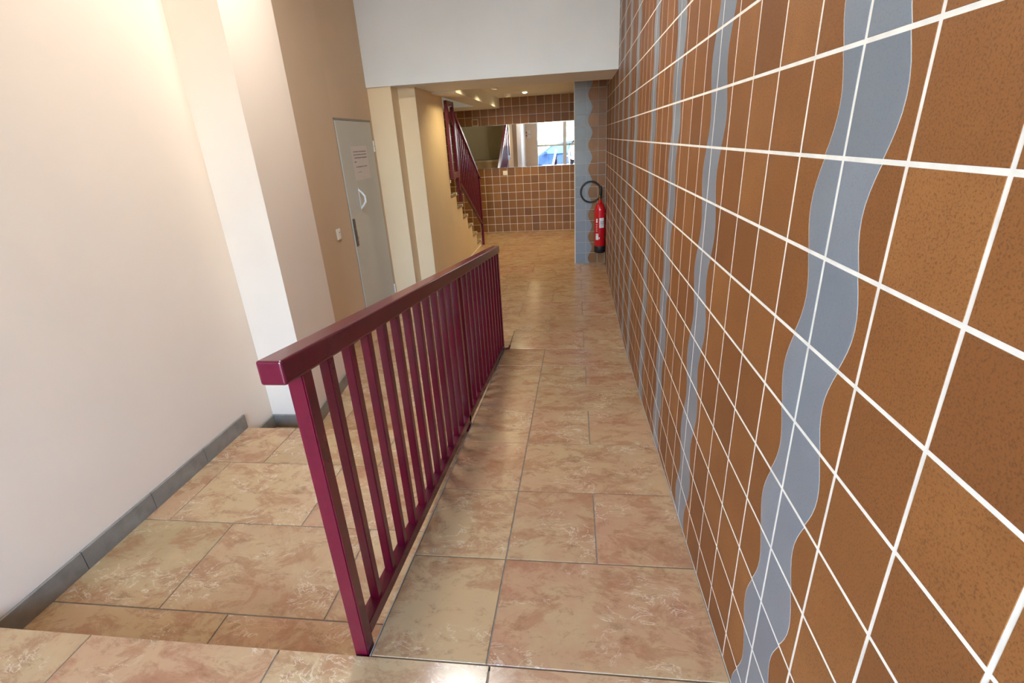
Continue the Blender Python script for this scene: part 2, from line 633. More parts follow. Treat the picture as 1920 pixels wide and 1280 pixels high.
pieces = []                                  # (poly in (y,z), material key, cache key)
cmin = int(math.floor((Y0 - 6.72) / PY))
cmax = int(math.ceil((Y0 - YF) / PY))
for c in range(cmin, cmax):                  # the tile between lines c and c+1 (towards the camera)
    for r in range(-12, 11):                 # between row lines r and r+1 (downwards)
        y1, y0 = Y0 - c * PY - JW, Y0 - (c + 1) * PY + JW
        z1, z0 = ZR0 - r * PZ - JW, ZR0 - (r + 1) * PZ + JW
        kinds = []
        N = 8
        if c in STRIPES:                     # blue on the far side, wavy edge towards the camera
            edge = [(Y0 - (c + 0.66 + 0.135 * wobble(r + k / N)) * PY, z1 + (z0 - z1) * k / N) for k in range(N + 1)]
            g = 0.0006
            kinds.append(([(y1, z0), (y1, z1)] + [(a + g, b) for a, b in edge], 'blue', ('a', r % 2)))
            kinds.append(([(y0, z1), (y0, z0)] + [(a - g, b) for a, b in edge[::-1]], 'tile', ('b', r % 2)))
        elif c + 1 in STRIPES:
            edge = [(Y0 - (c + 1 - 0.39 + 0.13 * wobble(r + k / N)) * PY, z1 + (z0 - z1) * k / N) for k in range(N + 1)]
            g = 0.0006
            kinds.append(([(y1, z0), (y1, z1)] + [(a + g, b) for a, b in edge], 'tile', ('c', r % 2)))
            kinds.append(([(y0, z1), (y0, z0)] + [(a - g, b) for a, b in edge[::-1]], 'blue', ('d', r % 2)))
        else:
            kinds.append((rect(y0, y1, z0, z1), 'tile', ('e', 0)))
        for poly, mk, key in kinds:
            n0 = len(poly)
            poly = clip(poly, 1, 0, -(YF + 0.01))
            poly = clip(poly, -1, 0, 6.715)
            poly = clip(poly, 0, -1, ZTOP - 0.004)
            # floor line
            sl = Z_LAND / (Y_RAMP - Y_LAND)
            ym = (y0 + y1) / 2
            if ym < Y_LAND:
                cut = (0, 1, -(Z_LAND + 0.003))
            elif ym < Y_RAMP:
                cut = (sl, 1, -(Z_LAND + 0.003 + sl * Y_LAND))
            else:
                cut = (0, 1, -0.003)
            clipped = clip(poly, *cut)
            whole = (len(clipped) == n0 and abs(area(clipped)) > 0.98 * abs(area(kinds[0][0] if len(kinds) == 1 else poly)) and clipped == poly)
            if len(clipped) < 3 or abs(area(clipped)) < 1e-4:
                continue
            pieces.append((clipped, mk, key if whole else None))


def wall_fn(s, t, d):
    return (WX - d, s, t)


def px_area(poly, fn):
    P = [pix(fn(s, t, 0)) for s, t in poly]
    if any(p is None for p in P):
        return 0
    mx, my = sum(p[0] for p in P) / len(P), sum(p[1] for p in P) / len(P)
    if not (-150 < mx < 2070 and -100 < my < 1380):
        return 0
    return abs(area(P))


pieces.sort(key=lambda p: -px_area(p[0], wall_fn))
cache = {}
bm_far = {'tile': bmesh.new(), 'blue': bmesh.new()}
for i, (poly, mk, key) in enumerate(pieces):
    if i < 300:
        cy_ = sum(p[0] for p in poly) / len(poly)
        cz_ = sum(p[1] for p in poly) / len(poly)
        me = cache.get(key) if key else None
        if me is None:
            bm = bmesh.new()
            tile_bm(bm, [(a - cy_, b - cz_) for a, b in poly], lambda s, t, d: (-d, s, t), 0.004)
            me = mesh_of('wall_tile', bm, m_tile if mk == 'tile' else m_blue)
            if key:
                cache[key] = me
        link('wall_tile', me, wr, Vector((WX, cy_, cz_)) - wr.location)
    else:
        tile_bm(bm_far[mk], poly, wall_fn, 0.004)
o = obj('wall_tile', bm_far['tile'], m_tile_i, wr, -wr.location); o['kind'] = 'stuff'
o = obj('wall_tile', bm_far['blue'], m_blue_i, wr, -wr.location); o['kind'] = 'stuff'

# ================================================================== tiled pillar at the right
YP = 6.72
pil = struct(box('trim_1', 0.004, WX + 0.003, YP + 0.0008, YE, -0.19, 2.6, m_pgrout), 'tiled pillar with a wavy blue column of tiles')
PP = 0.1425
px_lines = [0.0, 0.141, 0.292, 0.388]
for r in range(0, 16):
    z0, z1 = r * PP + 0.003, (r + 1) * PP - 0.003
    z1 = min(z1, 2.29)
    if z1 - z0 < 0.01:
        continue
    a, b = px_lines[1] + 0.003, px_lines[2] - 0.003
    N = 8
    edge = [(0.141 + (0.053 - 0.026 * math.sin(PI * (r + k / N))) , z0 + (z1 - z0) * k / N) for k in range(N + 1)]
    parts = [(rect(px_lines[0] + 0.002, px_lines[1] - 0.003, z0, z1), m_blue),
             ([(a, z1), (a, z0)] + [(x - 0.0006, z) for x, z in edge], m_blue),
             ([(b, z0), (b, z1)] + [(x + 0.0006, z) for x, z in edge[::-1]], m_brown),
             (rect(px_lines[2] + 0.003, px_lines[3] - 0.001, z0, z1), m_brown)]
    for poly, mt in parts:
        cx_, cz_ = sum(p[0] for p in poly) / len(poly), sum(p[1] for p in poly) / len(poly)
        bm = bmesh.new()
        tile_bm(bm, [(p - cx_, t - cz_) for p, t in poly], lambda s, t, d: (s, -d, t), 0.004)
        obj('pillar_tile', bm, mt, pil, Vector((cx_, YP, cz_)) - pil.location)
box('corner_strip', -0.006, 0.0035, YP - 0.001, YE, 0.0, 2.28, m_nose, pil)

# ================================================================== end wall
we = struct(box('wall_end', -3.0, 0.5, YE + 0.0008, YE + 0.25, -0.2, 4.6, m_grout))
EP, ER = 0.1411, 0.1432
k0 = -1.217
for ix in range(-13, 10):
    for r in range(0, 17):
        x0, x1 = k0 + ix * EP + 0.0027, k0 + (ix + 1) * EP - 0.0027
        z0, z1 = r * ER + 0.0027, (r + 1) * ER - 0.0027
        x0, x1 = max(x0, -2.9), min(x1, 0.0)
        zt = 2.285 if x1 > -1.29 else 2.145
        z1 = min(z1, zt)
        if x1 - x0 < 0.012 or z1 - z0 < 0.012:
            continue
        if x0 > -2.12 and 1.15 < (z0 + z1) / 2 < 1.85:          # behind the mirror
            continue
        if x1 < -2.25 and not (r > 5):
            continue
        bm = bmesh.new()
        w2, h2 = (x1 - x0) / 2, (z1 - z0) / 2
        key = ('end', round(w2, 4), round(h2, 4))
        me = cache.get(key)
        if me is None:
            tile_bm(bm, rect(-w2, w2, -h2, h2), lambda s, t, d: (s, -d, t), 0.004)
            me = mesh_of('end_tile', bm, m_brown)
            cache[key] = me
        else:
            bm.free()
        link('end_tile', me, we, Vector(((x0 + x1) / 2, YE, (z0 + z1) / 2)) - we.location)

mir = thing('wall_mirror', 'long frameless mirror set into the brown tiled end wall', 'mirror', (-1.06, YE, 1.15))
box('glass', -2.12, -0.002, YE - 0.006, YE - 0.001, 1.150, 1.857, m_mirror, mir)
box('edge_strip', -2.12, -0.002, YE - 0.008, YE - 0.001, 1.143, 1.150, m_chrome, mir)
box('edge_strip', -2.12, -0.002, YE - 0.008, YE - 0.001, 1.857, 1.862, m_chrome, mir)

so = thing('wall_socket', 'small cream square wall plate below the mirror', 'switch', (-1.253, YE, 1.02))
box('plate', -1.295, -1.211, YE - 0.012, YE, 1.02, 1.094, m_plast, so, 0.003)
box('rocker', -1.283, -1.223, YE - 0.016, YE - 0.011, 1.033, 1.081, m_plast, so, 0.002)
jc = thing('cover_plate', 'square tiled cover plate with a pale edge above the mirror', 'cover plate', (-1.74, YE, 1.865))
for a in ((-1.795, -1.687, 1.868, 1.876), (-1.795, -1.687, 1.968, 1.976), (-1.795, -1.787, 1.876, 1.968), (-1.695, -1.687, 1.876, 1.968)):
    box('rim', a[0], a[1], YE - 0.008, YE, a[2], a[3], m_grout, jc)
box('plate', -1.787, -1.695, YE - 0.005, YE, 1.876, 1.968, m_brown, jc)

# ================================================================== left side walls
wl = struct(box('wall_left', LX - 0.3, LX, YF - 0.1, 2.53, -0.2, ZTOP, m_peach))
bm = bmesh.new()
bm_hexa(bm, [(-2.2, 2.53, -0.2), (-1.628, 2.53, -0.2), (-1.69, 3.13, -0.2), (-2.2, 3.13, -0.2),
             (-2.2, 2.53, ZTOP), (-1.628, 2.53, ZTOP), (-1.69, 3.13, ZTOP), (-2.2, 3.13, ZTOP)])
struct(obj('trim_2', bm, m_peach), 'pale painted pier standing out from the left wall')
# wall with the door opening
wd = struct(box('wall_door', DX - 0.25, DX, 3.10, 4.262, -0.2, ZTOP, m_peach2))
box('wall_piece', DX - 0.25, DX, 5.068, 5.4, -0.2, ZTOP, m_peach2, wd)
box('wall_piece', DX - 0.25, DX, 4.262, 5.068, 1.862, ZTOP, m_peach2, wd)
# second pier with its return, then the wall under the stair
struct(box('trim_3', DX - 0.1, -1.736, 5.11, 5.32, -0.2, 2.145, m_cream), 'cream painted pier beside the grey door')
struct(box('trim_4', -2.9, -1.5635, 5.315, 5.44, -0.2, 2.145, m_cream), 'narrow cream pier set back beside the stair wall')
NY = [6.391, 6.700, 6.998, 7.284, 7.575, 7.868, 8.175]
NZ = [1.181, 1.003, 0.820, 0.644, 0.466, 0.288, 0.108]
ws = struct(box('wall_stair', -1.66, -1.562, 5.3155, 6.40, -0.2, 2.145, m_cream))

# skirting
def side(x0, y0, x1, y1, zb, step):
    L = math.hypot(x1 - x0, y1 - y0)
    n = max(1, int(math.ceil(L / step)))
    return [(x0 + (x1 - x0) * i / n, y0 + (y1 - y0) * i / n, x0 + (x1 - x0) * (i + 1) / n, y0 + (y1 - y0) * (i + 1) / n, zb) for i in range(n)]



allruns = (side(-1.628, 2.53, LX, 2.53, 0.0, 0.4) + side(-1.69, 3.13, -1.628, 2.53, 0.0, 0.34) +
           side(LX, 2.53, LX, Y_TREAD, 0.0, 0.4) + side(LX, Y_TREAD, LX, Y_LAND, Z_TREAD, 0.42) + side(LX, Y_LAND, LX, YF + 0.02, Z_LAND, 0.42) +
           side(DX, 4.26, DX, 3.13, 0.0, 0.38))
root = link('baseboard_left', None); struct(root); root.empty_display_size = 0.05
for (x0, y0, x1, y1, zb) in allruns:
    d = Vector((x1 - x0, y1 - y0, 0)); L = d.length
    bm = bmesh.new()
    bm_box(bm, 0.0015, L - 0.0015, 0, 0.012, 0, 0.088)
    bmesh.ops.bevel(bm, geom=[e for e in bm.edges if e.verts[0].co.z > 0.08 and e.verts[1].co.z > 0.08], offset=0.003, segments=1, affect='EDGES')
    o = obj('skirting_tile', bm, m_base, root, (x0, y0, zb + 0.0005))
    o.rotation_euler = (0, 0, math.atan2(d.y, d.x))

# ================================================================== steel door
dr = struct(thing('door_1', 'grey-beige flat steel door with a hexagonal pull handle', None, (DX, 4.665, 0.0)))
DL, DRr, DT = 4.285, 5.052, 1.842
box('door_leaf', DX - 0.045, DX + 0.004, DL, DRr, 0.008, DT, m_door, dr, 0.002)
box('frame_jamb', DX - 0.06, DX + 0.002, DRr + 0.003, 5.067, 0.0, 1.861, m_frame, dr)
box('frame_jamb', DX - 0.06, DX - 0.004, 4.263, 4.275, 0.0, 1.861, m_gap_shade, dr)  # near edge coloured black as part of the shaded gap line
box('frame_head', DX - 0.06, DX + 0.002, 4.275, DRr + 0.003, DT + 0.004, 1.861, m_frame, dr)
box('door_gap_shade', DX - 0.055, DX - 0.012, 4.275, DL, 0.0, DT, m_gap_shade, dr)  # solid dark strip in the gap, its shade put into the colour
lp = box('lock_plate', DX + 0.004, DX + 0.010, 4.292, 4.334, 0.79, 1.035, m_plate, dr, 0.002)
for z0, z1 in ((0.005, 0.075), (0.085, 0.15), (0.165, 0.238)):
    bm = bmesh.new(); bm_box(bm, -0.002, 0.004, -0.017, 0.017, z0, z1)
    bmesh.ops.bevel(bm, geom=bm.edges[:], offset=0.0015, segments=1, affect='EDGES')
    obj('plate_panel', bm, m_plate, lp, (0.003, 0, 0))
bm = bmesh.new(); lathe(bm, [(0.009, 0), (0.009, 0.012), (0.006, 0.016)], 12)
o = obj('key_cylinder', bm, m_chrome, lp, (0.003, 0.004, 0.078)); o.rotation_euler = (0, PI / 2, 0)
# hexagonal pull handle
hd = box('handle_plate', DX + 0.004, DX + 0.007, 4.522, 4.533, 1.075, 1.285, m_acryl, dr, 0.001)
bm = bmesh.new()
loop = [(0.0, 0.035), (0.05, 0.075), (0.05, 0.135), (0.0, 0.175)]
tube(bm, [(DX + 0.004 + a, 0, b) for a, b in [(-0.002, 0.02), (0.030, 0.055), (0.052, 0.085), (0.052, 0.130), (0.030, 0.160), (-0.002, 0.190)]], 0.009, 8)
for v in bm.verts:
    v.co.x -= hd.location.x + dr.location.x
obj('handle_grip', bm, m_acryl, hd, (0, 0, 0))
for z in (1.575, 0.125):
    hg = link('hinge', None, dr, (0.008, DRr + 0.003 - 4.665, z)); hg.empty_display_size = 0.02
    for dz in (0.0, 0.052):
        bm = bmesh.new(); lathe(bm, [(0.006, 0), (0.008, 0.002), (0.008, 0.046), (0.006, 0.049)], 10)
        obj('hinge_knuckle', bm, m_hinge, hg, (0, 0, dz), True)
# paper notice taped to the door
NX = DX + 0.0045
pn = thing('paper_notice', 'printed paper notice taped to the grey door', 'notice', (NX, 4.69, 1.345))
bm = bmesh.new()
nv = 7
for i in range(nv + 1):
    for j in range(2):
        t_ = i / nv
        curl = 0.0012 + 0.010 * max(0, (0.12 - t_)) * (1 if j else 0.5)
        bm.verts.new((curl, (-0.185 if j == 0 else 0.175), 0.29 * t_))
bm.verts.ensure_lookup_table()
for i in range(nv):
    bm.faces.new((bm.verts[2 * i], bm.verts[2 * i + 1], bm.verts[2 * i + 3], bm.verts[2 * i + 2]))
bm.normal_update()
bmesh.ops.solidify(bm, geom=bm.faces[:], thickness=0.0006)
obj('sheet', bm, m_paper, pn, (0, 0, 0))


def printed(parent, y0, y1, z, h, x):
    bm = bmesh.new()
    y = y0
    while y < y1:
        wd_ = min(random.uniform(0.010, 0.030), y1 - y)
        bm_box(bm, x, x + 0.0004, y, y + wd_, z, z + h * random.uniform(0.8, 1.0))
        y += wd_ + 0.009
    obj('printed_line', bm, m_ink, parent)


for (a, b, z, h) in ((-0.15, 0.145, 0.240, 0.008), (-0.15, 0.14, 0.214, 0.008), (-0.14, 0.14, 0.187, 0.009), (-0.15, -0.11, 0.152, 0.010), (-0.13, 0.12, 0.110, 0.008), (-0.11, -0.03, 0.066, 0.004)):
    printed(pn, a, b, z, h, 0.0019)
# light switch beside the door
sw = thing('light_switch', 'small cream rocker switch on the wall beside the grey door', 'switch', (DX, 3.978, 0.915))
box('plate', DX, DX + 0.013, 3.946, 4.010, 0.913, 1.003, m_plast, sw, 0.005)
rk = box('rocker', DX + 0.012, DX + 0.018, 3.958, 3.998, 0.925, 0.990, m_plast, sw, 0.003)
box('indicator', DX + 0.0175, DX + 0.0185, 3.970, 3.988, 0.972, 0.977, m_plast2, sw)

# ================================================================== beam and ceilings
bm_ = struct(box('ceiling', -2.2, WX + 0.003, 5.09, 5.95, 2.145, 3.35, m_beam), 'deep white beam crossing the hall')
struct(box('ceiling', -2.3, WX + 0.25, YF - 0.1, 5.95, ZTOP, 3.5, m_white), 'white ceiling of the entrance hall')
struct(box('ceiling', -1.29, WX + 0.1, 5.95, YE, 2.285, 2.6, m_white), 'raised white ceiling with recessed lamps')
struct(box('ceiling', -1.562, -1.29, 5.95, YE, 2.125, 2.6, m_white), 'lower white soffit beside the stair opening')
struct(box('ceiling', -2.9, -1.562, 8.45, YE, 2.125, 2.6, m_white), 'lower white soffit above the foot of the stair')

# stairwell shell
struct(box('wall_stairwell', -3.0, -2.9, 5.315, YE + 0.1, -0.2, 4.6, m_dim))
struct(box('wall_stairwell', -2.9, -1.57, 5.32, 5.44, 2.16, 4.6, m_dim))
struct(box('wall_stairwell', -1.562, -1.45, 5.44, 8.45, 2.6, 4.6, m_dim))
struct(box('wall_stairwell', -1.60, -1.563, 5.44, 6.40, 2.15, 2.6, m_dim))
struct(box('wall_stairwell', -2.9, -1.45, 8.45, 8.6, 2.6, 4.6, m_dim))
struct(box('ceiling', -3.0, -1.4, 5.3, 8.7, 4.6, 4.7, m_dim), 'dim ceiling high above the stair')

# downlights
def downlight(x, y, z, label, power, deep=False):
    t = thing('recessed_downlight', label, 'ceiling light', (x, y, z), 'recessed lamps in the raised ceiling')
    bm = bmesh.new()
    n = 20
    R1, R2 = 0.048, 0.038
    lip = 0.04 if deep else 0.008
    prof = [(R1, 0.0), (R1, 0.002 - lip), (R2, -lip), (R2, 0.0)]
    rings = [[bm.verts.new((r * math.cos(2 * PI * k / n), r * math.sin(2 * PI * k / n), zz)) for k in range(n)] for r, zz in prof]
    for a, b in zip(rings, rings[1:] + rings[:1]):
        for k in range(n):
            bm.faces.new((a[k], a[(k + 1) % n], b[(k + 1) % n], b[k]))
    bmesh.ops.recalc_face_normals(bm, faces=bm.faces[:])
    obj('trim_ring', bm, m_white if deep else m_chrome, t)
    bm = bmesh.new(); lathe(bm, [(0.036, -0.001), (0.034, -0.004), (0.006, -0.005)] if deep else [(0.036, -0.001), (0.034, -0.014), (0.02, -0.020), (0.006, -0.022)], 20)
    obj('lamp_lens', bm, m_lamp2 if deep else m_lamp, t, (0, 0, 0), True)
    ld = bpy.data.lights.new('lamp_glow', 'SPOT')
    ld.energy = power
    ld.color = (1.0, 0.80, 0.45)
    ld.spot_size = math.radians(160 if deep else 125)
    ld.spot_blend = 0.9
    ld.shadow_soft_size = 0.035
    lo = bpy.data.objects.new('lamp_glow', ld)
    C.objects.link(lo)
    lo.parent = t
    lo.location = (0, 0, -0.052 if deep else -0.045)


downlight(-0.758, 8.51, 2.285, 'small recessed spotlight in the middle of the raised ceiling', 26)
for yy, lab in ((6.12, 'small recessed spotlight just behind the white beam'), (7.30, 'small recessed spotlight halfway along the soffit edge'), (8.70, 'small recessed spotlight by the soffit edge near the mirror wall')):
    downlight(-1.05, yy, 2.285, lab, 20, True)

ul = thing('stair_fill_lamp', 'added plain round fill lamp high above the stair landing', 'ceiling light', (-2.2, 6.6, 4.6))  # added, unseen from the camera, to lighten the dark stairwell
bm = bmesh.new(); lathe(bm, [(0.15, 0.0), (0.15, -0.03), (0.14, -0.035)], 24)
obj('fill_lamp_base', bm, m_hinge, ul)
bm = bmesh.new(); lathe(bm, [(0.135, -0.032), (0.13, -0.05), (0.10, -0.075), (0.02, -0.085)], 24)
obj('fill_lamp_shade', bm, emit('stair_fill_glass', (0.95, 1.0, 0.92, 1), 1.0), ul, (0, 0, 0), True)
ld = bpy.data.lights.new('lamp_glow', 'AREA')
ld.shape = 'DISK'; ld.size = 0.26; ld.energy = 7; ld.color = (0.94, 1.0, 0.90)
lo = bpy.data.objects.new('lamp_glow', ld); C.objects.link(lo); lo.parent = ul; lo.location = (0, 0, -0.095)

# added fill lamp above the frame, brightens the middle of the hall
hl = thing('hall_fill_lamp', 'added round opal fill lamp brightening the entrance hall', 'ceiling light', (-0.95, 2.5, ZTOP))
bm = bmesh.new(); lathe(bm, [(0.20, 0.0), (0.20, -0.03), (0.185, -0.035)], 28)
obj('fill_lamp_base', bm, m_hinge, hl)
bm = bmesh.new(); lathe(bm, [(0.18, -0.032), (0.178, -0.05), (0.15, -0.085), (0.08, -0.105), (0.02, -0.11)], 28)
obj('fill_lamp_shade', bm, emit('hall_fill_glass', (1.0, 0.92, 0.80, 1), 1.5), hl, (0, 0, 0), True)
ld = bpy.data.lights.new('lamp_glow', 'AREA')
ld.shape = 'DISK'; ld.size = 0.36; ld.energy = 25; ld.color = (0.96, 0.98, 1.0)
lo = bpy.data.objects.new('lamp_glow', ld); C.objects.link(lo); lo.parent = hl; lo.location = (0, 0, -0.125)

# ================================================================== ramp railing
RX0, RX1 = -0.632, -0.592                     # post thickness in x


def topz(y):
    return H - 0.388 - 0.1255 * (y - 0.846)    # upper edge of the top rail


def botz(y):
    return H - 1.262 - 0.1125 * (y - 0.95)     # upper edge of the bottom rail


rl = thing('ramp_railing', 'maroon painted steel railing with square balusters beside the ramp', 'railing', (-0.612, 2.35, 0.0))
O = rl.location


def sloped(name, x0, x1, y0, y1, f, h, bev):
    bm = bmesh.new()
    bm_hexa(bm, [(x0 - O.x, y0 - O.y, f(y0) - h), (x1 - O.x, y0 - O.y, f(y0) - h), (x1 - O.x, y1 - O.y, f(y1) - h), (x0 - O.x, y1 - O.y, f(y1) - h),
                 (x0 - O.x, y0 - O.y, f(y0)), (x1 - O.x, y0 - O.y, f(y0)), (x1 - O.x, y1 - O.y, f(y1)), (x0 - O.x, y1 - O.y, f(y1))])
    bmesh.ops.bevel(bm, geom=bm.edges[:], offset=bev, segments=3, affect='EDGES', profile=0.5)
    return obj(name, bm, m_maroon, rl)


sloped('top_rail', -0.648, -0.590, 0.846, 3.835, topz, 0.056, 0.006)
sloped('bottom_rail', RX0, RX1, 0.948, 3.765, botz, 0.042, 0.003)


def upright(name, x0, x1, y0, y1, zb):
    bm = bmesh.new()
    h = 0.05
    bm_hexa(bm, [(x0 - O.x, y0 - O.y, zb), (x1 - O.x, y0 - O.y, zb), (x1 - O.x, y1 - O.y, zb), (x0 - O.x, y1 - O.y, zb),
                 (x0 - O.x, y0 - O.y, topz(y0) - h), (x1 - O.x, y0 - O.y, topz(y0) - h), (x1 - O.x, y1 - O.y, topz(y1) - h), (x0 - O.x, y1 - O.y, topz(y1) - h)])
    bmesh.ops.bevel(bm, geom=[e for e in bm.edges if abs(e.verts[0].co.x - e.verts[1].co.x) < 1e-6 and abs(e.verts[0].co.y - e.verts[1].co.y) < 1e-6], offset=0.003, segments=2, affect='EDGES')
    return obj(name, bm, m_maroon, rl)


upright('post', RX0, RX1, 0.909, 0.951, Z_TREAD)
for k in range(1, 24):
    y = 0.918 + 0.12 * k
    if k == 12:
        upright('post', RX0, RX1, 2.355, 2.395, 0.0)
        continue
    upright('baluster', -0.626, -0.598, y, y + 0.028, botz(y + 0.028) - 0.004)
upright('post', RX0, RX1, 3.748, 3.785, 0.0)
bm = bmesh.new()
tube(bm, [(-0.612 - O.x, 3.74 - O.y, 0.012), (-0.575 - O.x, 3.75 - O.y, 0.010), (-0.552 - O.x, 3.765 - O.y, 0.010), (-0.545 - O.x, 3.775 - O.y, 0.03)], 0.008, 8)
obj('foot_hook', bm, m_maroon, rl)

# ================================================================== stair
st = thing('staircase', 'narrow stone stair with white nosings rising from the mirror wall', 'staircase', (-2.2, 8.4, 0.0))
SO = st.location
for i, (y, z) in enumerate(zip(NY, NZ)):
    yb = NY[i - 1] if i else 6.405
    if i == 0:
        y = 6.42
    lo_z = 0.0
    bm = bmesh.new()
    bm_box(bm, -2.895 - SO.x, -1.662 - SO.x, yb - SO.y, y - (0.02 if i else 0.005) - SO.y, lo_z, z - 0.03)
    obj('step_block', bm, m_peach2, st)
    bm = bmesh.new()
    bm_box(bm, -2.895 - SO.x, -1.556 - SO.x, yb - (0.02 if i else 0.0) - SO.y, y - SO.y, z - 0.03, z)
    bmesh.ops.bevel(bm, geom=bm.edges[:], offset=0.003, segments=1, affect='EDGES')
    tdo = obj('tread', bm, m_step, st)
    bm = bmesh.new()
    bm_box(bm, -2.895 - SO.x, -1.552 - SO.x, y - (0.03 if i else 0.014) - SO.y, y + 0.002 - SO.y, z - 0.034, z + 0.0015)
    obj('nosing', bm, m_nose, tdo)
box('skirt_strip', -1.5615, -1.552, 6.401, 8.15, 0.001, 0.02, m_nose, st)
struct(box('floor', -2.9, -1.662, 5.44, 6.402, 1.0, 1.181, m_step), 'stone landing at the head of the stair')

# one stepped side wall closing the flight
outl = [(6.4005, 0.0), (8.155, 0.0), (8.155, NZ[-1] - 0.031)]
for y_, z_ in list(zip(NY, NZ))[-2:0:-1]:
    outl += [(y_ - 0.02, outl[-1][1]), (y_ - 0.02, z_ - 0.031)]
outl.append((6.4005, outl[-1][1]))
bm = bmesh.new()
va = [bm.verts.new((-1.562 - SO.x, y_ - SO.y, z_)) for y_, z_ in outl]
vb = [bm.verts.new((-1.66 - SO.x, y_ - SO.y, z_)) for y_, z_ in outl]
bm.faces.new(va); bm.faces.new(vb[::-1])
for i in range(len(va)):
    j = (i + 1) % len(va)
    bm.faces.new((va[i], vb[i], vb[j], va[j]))
bmesh.ops.recalc_face_normals(bm, faces=bm.faces[:])
bmesh.ops.triangulate(bm, faces=[f for f in bm.faces if len(f.verts) > 4])
obj('side_wall', bm, m_cream, st)

# stair railing
sr_ = thing('stair_railing', 'dark maroon stair railing sloping down towards the mirror', 'railing', (-1.53, 7.45, 0.0))


def st_top(y):
    return H + 0.186 - 0.60 * (y - 7.09)


def st_bot(y):
    return H - 0.50 - 0.545 * (y - 6.85)


def hexa2(name, x0, x1, y0, y1, zb0, zb1, zt0, zt1, mat=m_maroon, root=sr_, bev=0.003):
    q = root.location
    bm = bmesh.new()
    bm_hexa(bm, [(x0 - q.x, y0 - q.y, zb0 - q.z), (x1 - q.x, y0 - q.y, zb0 - q.z), (x1 - q.x, y1 - q.y, zb1 - q.z), (x0 - q.x, y1 - q.y, zb1 - q.z),
                 (x0 - q.x, y0 - q.y, zt0 - q.z), (x1 - q.x, y0 - q.y, zt0 - q.z), (x1 - q.x, y1 - q.y, zt1 - q.z), (x0 - q.x, y1 - q.y, zt1 - q.z)])
    bmesh.ops.bevel(bm, geom=bm.edges[:], offset=bev, segments=1, affect='EDGES')
    return obj(name, bm, mat, root)


ya, yb = 6.79, 8.24
RA, RB = -1.550, -1.512
hexa2('top_rail', RA - 0.008, RB + 0.008, ya, yb + 0.03, st_top(ya) - 0.05, st_top(yb + 0.03) - 0.05, st_top(ya), st_top(yb + 0.03))
hexa2('bottom_rail', RA, RB, ya, yb, st_bot(ya) - 0.04, st_bot(yb) - 0.04, st_bot(ya), st_bot(yb))
hexa2('post', RA, RB, ya - 0.005, ya + 0.035, 0.87, 0.87, st_top(ya + 0.035) - 0.04, st_top(ya + 0.035) - 0.04)
hexa2('post', RA, RB, yb - 0.02, yb + 0.02, 0.0, 0.0, st_top(yb) - 0.04, st_top(yb) - 0.04)
y = ya + 0.125
while y < yb - 0.06:
    hexa2('baluster', RA + 0.006, RB - 0.006, y - 0.013, y + 0.013, st_bot(y - 0.013) - 0.01, st_bot(y + 0.013) - 0.01, st_top(y) - 0.045, st_top(y) - 0.045)
    y += 0.115

# tall steel frame at the head of the stair
gt = thing('stair_gate', 'tall dark maroon steel frame at the head of the stair', 'gate', (-1.53, 6.59, 1.19))
hexa2('post', RA, RB, 6.412, 6.475, 1.19, 1.19, 2.09, 2.09, root=gt)
hexa2('post', RA, RB, 6.715, 6.775, 1.02, 1.02, 2.09, 2.09, root=gt)
hexa2('crossbar', RA + 0.002, RB - 0.002, 6.475, 6.715, 2.03, 2.03, 2.09, 2.09, root=gt)
hexa2('crossbar', RA + 0.002, RB - 0.002, 6.475, 6.715, 1.19, 1.19, 1.27, 1.27, root=gt)
hexa2('brace', RA + 0.010, RB - 0.010, 6.475, 6.715, 2.00, 1.80, 2.03, 1.83, root=gt)

# ================================================================== fire extinguisher
EX, EY, EZ = 0.319, 6.640, 0.165
fe = thing('fire_extinguisher', 'red fire extinguisher with black hose hung on the tiled pillar', 'extinguisher', (EX, EY, EZ))
bm = bmesh.new(); lathe(bm, [(0.060, 0.0), (0.072, 0.006), (0.073, 0.085), (0.071, 0.09)], 28)
obj('base_cup', bm, m_black, fe, (0, 0, 0), True)
bm = bmesh.new()
prof = [(0.066, 0.08)] + [(0.070, 0.09), (0.070, 0.53)] + [(0.070 * math.cos(a) * 0.72 + 0.0195, 0.53 + 0.105 * math.sin(a)) for a in [PI / 2 * i / 8 for i in range(1, 8)]] + [(0.021, 0.645), (0.021, 0.675)]
lathe(bm, prof, 28)
body = obj('cylinder', bm, m_red, fe, (0, 0, 0), True)
bm = bmesh.new(); lathe(bm, [(0.018, 0.672), (0.020, 0.68), (0.020, 0.70), (0.012, 0.71), (0.012, 0.735)], 16)
vl = obj('valve', bm, m_brass, fe, (0, 0, 0), True)
box('lever', EX - 0.012, EX + 0.012, EY - 0.10, EY + 0.01, EZ + 0.735, EZ + 0.742, m_black, fe, 0.002)
box('carry_handle', EX - 0.012, EX + 0.012, EY - 0.095, EY + 0.01, EZ + 0.700, EZ + 0.707, m_black, fe, 0.002)


